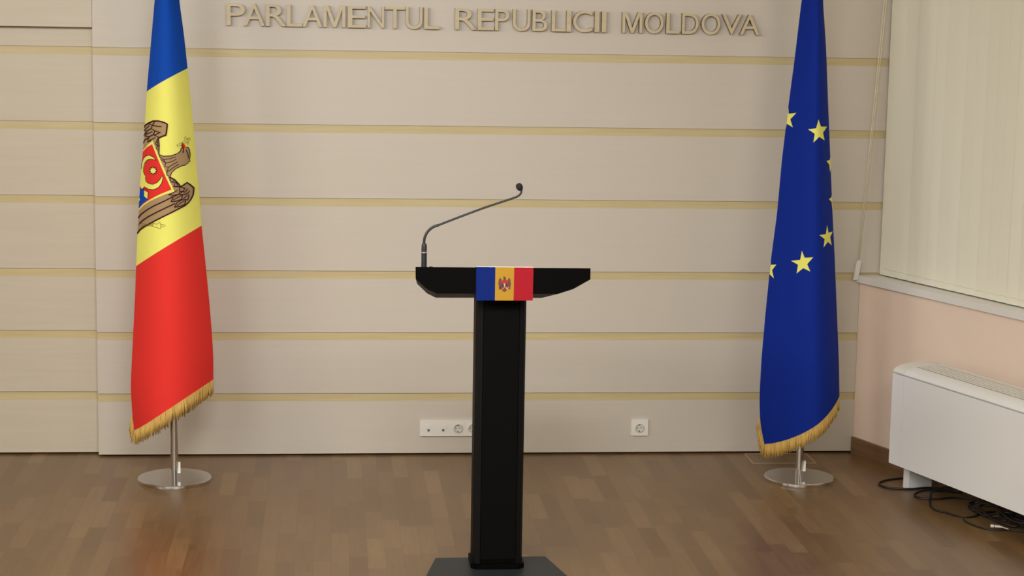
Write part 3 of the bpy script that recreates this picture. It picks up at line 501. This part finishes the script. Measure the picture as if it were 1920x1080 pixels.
sign = thing('flag_sign', (0.6465, -2.041, 1.09), 'small blue, yellow and red printed flag sign hung on the lectern desk', 'sign')
YS = -2.0442
def strip(bm, xa0, xa1, xb0, xb1, mi):
    zt = lambda x: 1.2205 - (x - 0.5386) * 0.0075
    ring = []
    for (xt, xbm) in ((xa0, xa1), (xb0, xb1)):
        ring.append([(xbm, YS, 1.0910), (xt, YS, zt(xt) - 0.002), (xt, YS + 0.002, zt(xt)), (xt, YF + 0.05, zt(xt) - 0.054 * tl)])
    off = [Vector((0, 0.0012, 0)), Vector((0, 0.0012, -0.001)), Vector((0, 0.0004, -0.0012)), Vector((0, 0, -0.0012))]
    a = [bm.verts.new(p) for p in ring[0]]; b2 = [bm.verts.new(p) for p in ring[1]]
    a2 = [bm.verts.new(Vector(p) + o_) for p, o_ in zip(ring[0], off)]; b3 = [bm.verts.new(Vector(p) + o_) for p, o_ in zip(ring[1], off)]
    for i in range(3):
        m_i = mi if i == 0 else 3
        for f in ([a[i], b2[i], b2[i + 1], a[i + 1]], [a2[i], a2[i + 1], b3[i + 1], b3[i]], [a[i], a[i + 1], a2[i + 1], a2[i]], [b2[i], b3[i], b3[i + 1], b2[i + 1]]): bm.faces.new(f).material_index = m_i
    bm.faces.new([a[0], a2[0], b3[0], b2[0]]).material_index = mi; bm.faces.new([a[3], b2[3], b3[3], a2[3]]).material_index = 3
bm = bmesh.new(); strip(bm, 0.5386, 0.5394, 0.6109, 0.6109, 0); strip(bm, 0.6109, 0.6109, 0.6820, 0.6814, 1); strip(bm, 0.6820, 0.6814, 0.7549, 0.7543, 2)
new('printed_sheet', bm, [p_blue, p_yel, p_red, m_white], sign)
bm = bmesh.new(); keys = list(s_mats); 
for i, (mm, P) in enumerate(D['SM']):
    f = bm.faces.new([bm.verts.new((x, YS - 0.0004 - 0.0002 * i, z_)) for x, z_ in P]); f.material_index = keys.index(mm)
bm.normal_update(); bmesh.ops.triangulate(bm, faces=bm.faces[:], ngon_method='EAR_CLIP')
arms = new('coat_of_arms', bm, list(s_mats.values()), sign)

# ---------------------------------------------------------------- microphone
MY = -1.92
zd = 1.217 - (MY - YF) * tl
mic = thing('gooseneck_microphone', (0.348, MY, zd), 'black gooseneck microphone standing at the left end of the lectern desk', 'microphone')
bm = bmesh.new(); lathe(bm, [(0, 0.0), (0.0105, 0.0), (0.0105, 0.068), (0.0103, 0.088), (0.0085, 0.097), (0.004, 0.099), (0, 0.099)], 24, c=(0.3485, MY, zd - 0.001)); new('mic_base', bm, m_mic, mic, smooth=True)
bm = bmesh.new(); lathe(bm, [(0.0104, 0.0), (0.0112, 0.0005), (0.0112, 0.0045), (0.0104, 0.005)], 24, c=(0.3485, MY, 1.254)); new('silver_band', bm, m_ring, mic, smooth=True)
bm = bmesh.new()
gp = smooth_path([(0.3475, MY, zd + 0.094), (0.350, MY, 1.313), (0.3625, MY, 1.3375), (0.382, MY, 1.3535), (0.402, MY, 1.361)], 8)
tube(bm, gp, 0.0052, 12); new('flexible_neck', bm, m_mic, mic, smooth=True)
bm = bmesh.new()
gp = smooth_path([(0.402, MY, 1.361), (0.560, MY, 1.4225), (0.680, MY, 1.464), (0.702, MY, 1.473), (0.7135, MY, 1.4835), (0.7165, MY, 1.497), (0.714, MY, 1.504)], 8)
tube(bm, gp, 0.0040, 10); new('stem', bm, m_mic, mic, smooth=True)
bm = bmesh.new(); Mh = Matrix.Translation((0.7085, MY - 0.002, 1.5085)) @ Matrix.Rotation(R(-28), 4, 'Y') @ Matrix.Rotation(R(28), 4, 'X')
lathe(bm, [(0, -0.015), (0.006, -0.0145), (0.0105, -0.010), (0.0127, -0.003), (0.0130, 0.004), (0.0110, 0.011), (0.006, 0.0150), (0, 0.0158)], 20, M=Mh); new('foam_head', bm, mat('foam_black', (0.012, 0.012, 0.015), 0.9), mic, smooth='all')

# ---------------------------------------------------------------- flags
def lerp_tab(t, P):
    if t <= P[0][0]: return P[0][1] + (t - P[0][0]) * (P[1][1] - P[0][1]) / (P[1][0] - P[0][0])
    for a, b in zip(P, P[1:]):
        if t <= b[0]: return a[1] + (b[1] - a[1]) * (t - a[0]) / (b[0] - a[0])
    a, b = P[-2], P[-1]
    return b[1] + (b[1] - a[1]) / (b[0] - a[0]) * (t - b[0])
def prof(u, key='M'):
    u = min(max(u, 0.0), 1.0)
    if key == 'E':
        return 1 - (1 - u / .55) ** 1.7 if u < .55 else 1 - (1 - (1 - u) / .45) ** 1.6
    return 1 - (1 - u / .50) ** 2.0 if u < .50 else 1 - (1 - (1 - u) / .50) ** 2.0
def bulge(z_, key='M'): return (0.050 + (0.17 if key == 'E' else 0.125) * min(1, max(0, (2.6 - z_) / 2.2)))
class Drape:
    """cloth hanging in one big cone-shaped fold round its pole"""
    def __init__(s, key, xp, ztop):
        s.k = key; F = D['F'][key]; s.YC = F['YC']
        s.L = [tuple(p) for p in F['L']] + [(ztop, xp - 0.024)]; s.R = [tuple(p) for p in F['R']] + [(ztop, xp + 0.026)]
        if key == 'E': s.R = [(0.15, s.R[0][1] + 0.004)] + s.R
    def smooth(s, z_, T_):
        h = 0.03; return (lerp_tab(z_ - h, T_) + 2 * lerp_tab(z_, T_) + lerp_tab(z_ + h, T_)) / 4
    def xl(s, z_): return s.smooth(z_, s.L)
    def xr(s, z_): return s.smooth(z_, s.R)
    def base_z(s, x, z_):
        q = z_
        for _ in range(6):
            l, r = s.xl(q), s.xr(q); q = z_ - bulge(q, s.k) * prof((x - l) / (r - l), s.k) * max(0.0, 2.209 - q) / 8.6
        return q
    def y(s, x, z_):
        z_ = s.base_z(x, z_); l, r = s.xl(z_), s.xr(z_); return s.YC - bulge(z_, s.k) * prof((x - l) / (r - l), s.k)
    def p(s, u, z_, back=False):
        l, r = s.xl(z_), s.xr(z_); x = l + (r - l) * u
        d = (0.45 if back else -1.0) * bulge(z_, s.k) * prof(u, s.k)
        return Vector((x, s.YC + d, z_ - d * max(0.0, 2.209 - z_) / 8.6))      # the hem rides up a little where the cloth swings out
    def off(s, x, z_, d):
        l, r = s.xl(z_), s.xr(z_); e = 0.002
        x = min(max(x, l + 0.0012), r - 0.0012)
        xa, xb = max(x - e, l + .0003), min(x + e, r - .0003)
        n = Vector(((s.y(xb, z_) - s.y(xa, z_)) / (xb - xa), -1.0, (s.y(x, z_ + e) - s.y(x, z_ - e)) / (2 * e))).normalized()
        return Vector((x, s.y(x, z_), z_)) + n * d
def cloth(dr, keys, nsub, mats, name, parent, nu=44):
    """keys: list of (z left, z right, exponent, material index of the band below)"""
    bm = bmesh.new(); rings = []; mi = []
    us = [(1 - math.cos(PI * i / nu)) / 2 for i in range(nu + 1)]
    for ki in range(len(keys) - 1):
        a, b = keys[ki], keys[ki + 1]
        n = nsub[ki]
        for k in range(n + (1 if ki == len(keys) - 2 else 0)):
            t = k / n; zl, zr, ex = (a[i] + (b[i] - a[i]) * t for i in range(3))
            row = [bm.verts.new(dr.p(u, zl + (zr - zl) * u ** ex)) for u in us]
            row += [bm.verts.new(dr.p(u, zl + (zr - zl) * u ** ex, True)) for u in us[-2:0:-1]]
            rings.append(row); mi.append(a[3])
    m_ = len(rings[0])
    for r_ in range(len(rings) - 1):
        for i in range(m_):
            j = (i + 1) % m_
            bm.faces.new([rings[r_][i], rings[r_ + 1][i], rings[r_ + 1][j], rings[r_][j]]).material_index = mi[r_]
    return new(name, bm, mats, parent, smooth='all')
def fringe(dr, key, side_z, length, parent, seed):
    rnd = random.Random(seed); bm = bmesh.new(); zl, zr, ex = key
    def strand(p, ln, lean):
        wdt = rnd.uniform(0.0022, 0.0034); q = p + Vector((lean, rnd.uniform(-.004, .004), -ln)); mid = (p + q) / 2 + Vector((rnd.uniform(-.002, .002), 0, 0))
        tube(bm, [p + Vector((0, 0, 0.004)), mid, q], lambda t: wdt * (0.75 + 0.35 * math.sin(PI * t)) * (0.6 if t > .95 else 1), 5)
    n = 190
    for back in (False, True):
        for i in range(n if not back else 110):
            u = (i + rnd.random()) / (n if not back else 110); z_ = zl + (zr - zl) * u ** ex
            p = dr.p(u, z_, back); strand(p + Vector((0, -0.002 if not back else 0.002, 0)), length * rnd.uniform(0.82, 1.06), rnd.uniform(-.006, .006))
    for i in range(34):
        z_ = zl + side_z * (i / 33.0); p = dr.p(0.0, z_)
        strand(p + Vector((-0.002 - 0.004 * rnd.random(), rnd.uniform(-.004, .006), 0)), (length * 0.9), rnd.uniform(-0.010, 0.002) - 0.004)
    # woven heading above the threads
    us = [i / 40 for i in range(41)]
    for u0, u1 in zip(us, us[1:]):
        z0_, z1_ = zl + (zr - zl) * u0 ** ex, zl + (zr - zl) * u1 ** ex
        a, b2 = dr.p(u0, z0_), dr.p(u1, z1_); o_ = Vector((0, -0.0016, 0)); dn = Vector((0, 0, -0.010)); upv = Vector((0, 0, 0.002))
        v = [bm.verts.new(q_) for q_ in (a + o_ + upv, b2 + o_ + upv, b2 + o_ + dn, a + o_ + dn, a - o_ + upv, b2 - o_ + upv, b2 - o_ + dn, a - o_ + dn)]
        for f in ((0, 1, 2, 3), (4, 7, 6, 5), (0, 4, 5, 1), (3, 2, 6, 7)): bm.faces.new([v[i] for i in f])
    return new('fringe', bm, m_gold_fr, parent, smooth='all')
def slice_up(bm, dx, dz):
    xs = [v.co.x for v in bm.verts]; zs = [v.co.z for v in bm.verts]
    for lo, hi, d, no in ((min(xs), max(xs), dx, (1, 0, 0)), (min(zs), max(zs), dz, (0, 0, 1))):
        t = lo + d
        while t < hi - 1e-5:
            co = (t, 0, 0) if no[0] else (0, 0, t)
            bmesh.ops.bisect_plane(bm, geom=bm.verts[:] + bm.edges[:] + bm.faces[:], plane_co=co, plane_no=no, dist=1e-6)
            t += d
def decal(dr, P, layer, mi, out, th=0.00045):
    P = [(x, z_) for i, (x, z_) in enumerate(P) if i == 0 or (abs(x - P[i - 1][0]) + abs(z_ - P[i - 1][1])) > 1e-4]
    bm = bmesh.new(); f = bm.faces.new([bm.verts.new((x, 0, z_)) for x, z_ in P])
    bm.normal_update()
    bmesh.ops.triangulate(bm, faces=bm.faces[:], ngon_method='EAR_CLIP'); slice_up(bm, 0.008, 0.02)
    base = len(out.verts); vm = {}
    for v in bm.verts: vm[v.index if v.index >= 0 else id(v)] = None
    bm.verts.index_update(); mp_ = [out.verts.new(dr.off(v.co.x, v.co.z, 0.0006 + th * layer)) for v in bm.verts]
    for f in bm.faces:
        try: out.faces.new([mp_[v.index] for v in f.verts]).material_index = mi
        except ValueError: pass
    bm.free()
def stroke(dr, P, wd, layer, mi, out, th=0.00045):
    pts = []
    P = [Vector((x, z_)) for x, z_ in P]
    for i in range(len(P) - 1):
        n = max(1, int((P[i + 1] - P[i]).length / 0.006)); 
        for k in range(n): pts.append(P[i].lerp(P[i + 1], k / n))
    pts.append(P[-1])
    if len(pts) < 2: return
    prev = None
    for i, p in enumerate(pts):
        t = (pts[min(i + 1, len(pts) - 1)] - pts[max(i - 1, 0)])
        if t.length < 1e-6: continue
        t.normalize(); nrm = Vector((-t.y, t.x)) * wd / 2
        if i == 0: p = p - t * wd * .3
        a = out.verts.new(dr.off(p.x + nrm.x, p.y + nrm.y, 0.0006 + th * layer)); b2 = out.verts.new(dr.off(p.x - nrm.x, p.y - nrm.y, 0.0006 + th * layer))
        if prev: out.faces.new([prev[0], a, b2, prev[1]]).material_index = mi
        prev = (a, b2)

def stand(root, x, y, rad, ztop):
    bm = bmesh.new(); lathe(bm, [(0, 0), (rad, 0), (rad + 0.001, 0.002), (rad + 0.001, 0.016), (rad - 0.001, 0.0185), (0.03, 0.0185), (0, 0.0185)], 72, c=(x, y, 0)); bs = new('round_base', bm, m_chrome, root, smooth=True)
    bm = bmesh.new(); lathe(bm, [(0.0, 0.018), (0.0175, 0.018), (0.0175, ztop), (0.0, ztop)], 32, c=(x, y, 0)); new('pole', bm, m_chrome, root, smooth=True)
    bm = bmesh.new(); lathe(bm, [(0.0, 0), (0.014, 0), (0.018, 0.01), (0.012, 0.022), (0.008, 0.03), (0.018, 0.06), (0.020, 0.08), (0.008, 0.13), (0.0, 0.16)], 20, c=(x, y, ztop)); new('finial', bm, mat('finial_gold', (0.7, 0.5, 0.15), 0.25, 1.0), root, smooth=True)
def wedge_tag(root, x, y, z0, z1, w_):
    bm = bmesh.new(); prism(bm, [(x - w_ / 2, z0), (x + w_ / 2, z0), (x + w_ / 2, z1), (x - w_ / 4, z1)], 'y', y - 0.004, y + 0.004); new('white_tag', bm, m_white, root, bevel=0.001)

# Moldovan flag
fx, fy = FX
fl = thing('flag_stand', (fx, fy, 0), 'blue, yellow and red flag with eagle emblem draped on a chrome stand', 'flag', 'draped flags on chrome stands')
stand(fl, fx, fy, RM, 2.66); wedge_tag(fl, fx + 0.022, fy - 0.012, 0.040, 0.092, 0.012)
dr = Drape('M', fx, 2.56)
keysM = KEYM
fc = cloth(dr, keysM, [26, 28, 30], [f_blue, f_yel, f_red], 'flag_cloth', fl)
fringe(dr, keysM[-1][:3], 0.07, 0.064, fl, 3)
bm = bmesh.new(); keys = list(e_mats)
for mm, lay, P in D['MP']: decal(dr, P, lay, keys.index(mm), bm)
for mm, lay, wd, P in D['MS']: stroke(dr, P, wd * 1.05, lay, keys.index(mm), bm)
o = new('coat_of_arms', bm, list(e_mats.values()), fl)

# European flag
gx, gy = GX
eu = thing('flag_stand', (gx, gy, 0), 'deep blue flag with yellow stars draped on a chrome stand', 'flag', 'draped flags on chrome stands')
stand(eu, gx, gy, RE, 2.70); wedge_tag(eu, gx + 0.020, gy - 0.014, 0.045, 0.095, 0.012)
de = Drape('E', gx, 2.62)
keysE = [(2.60, 2.62, 1.0, 0), (1.2, 1.35, 1.3, 0), KEYE]
cloth(de, keysE, [44, 40], [f_eu], 'flag_cloth', eu)
fringe(de, keysE[-1][:3], 0.13, 0.064, eu, 5)
for P in D['ES']:
    bm = bmesh.new(); decal(de, P, 1, 0, bm); new('star', bm, [f_yel], eu)
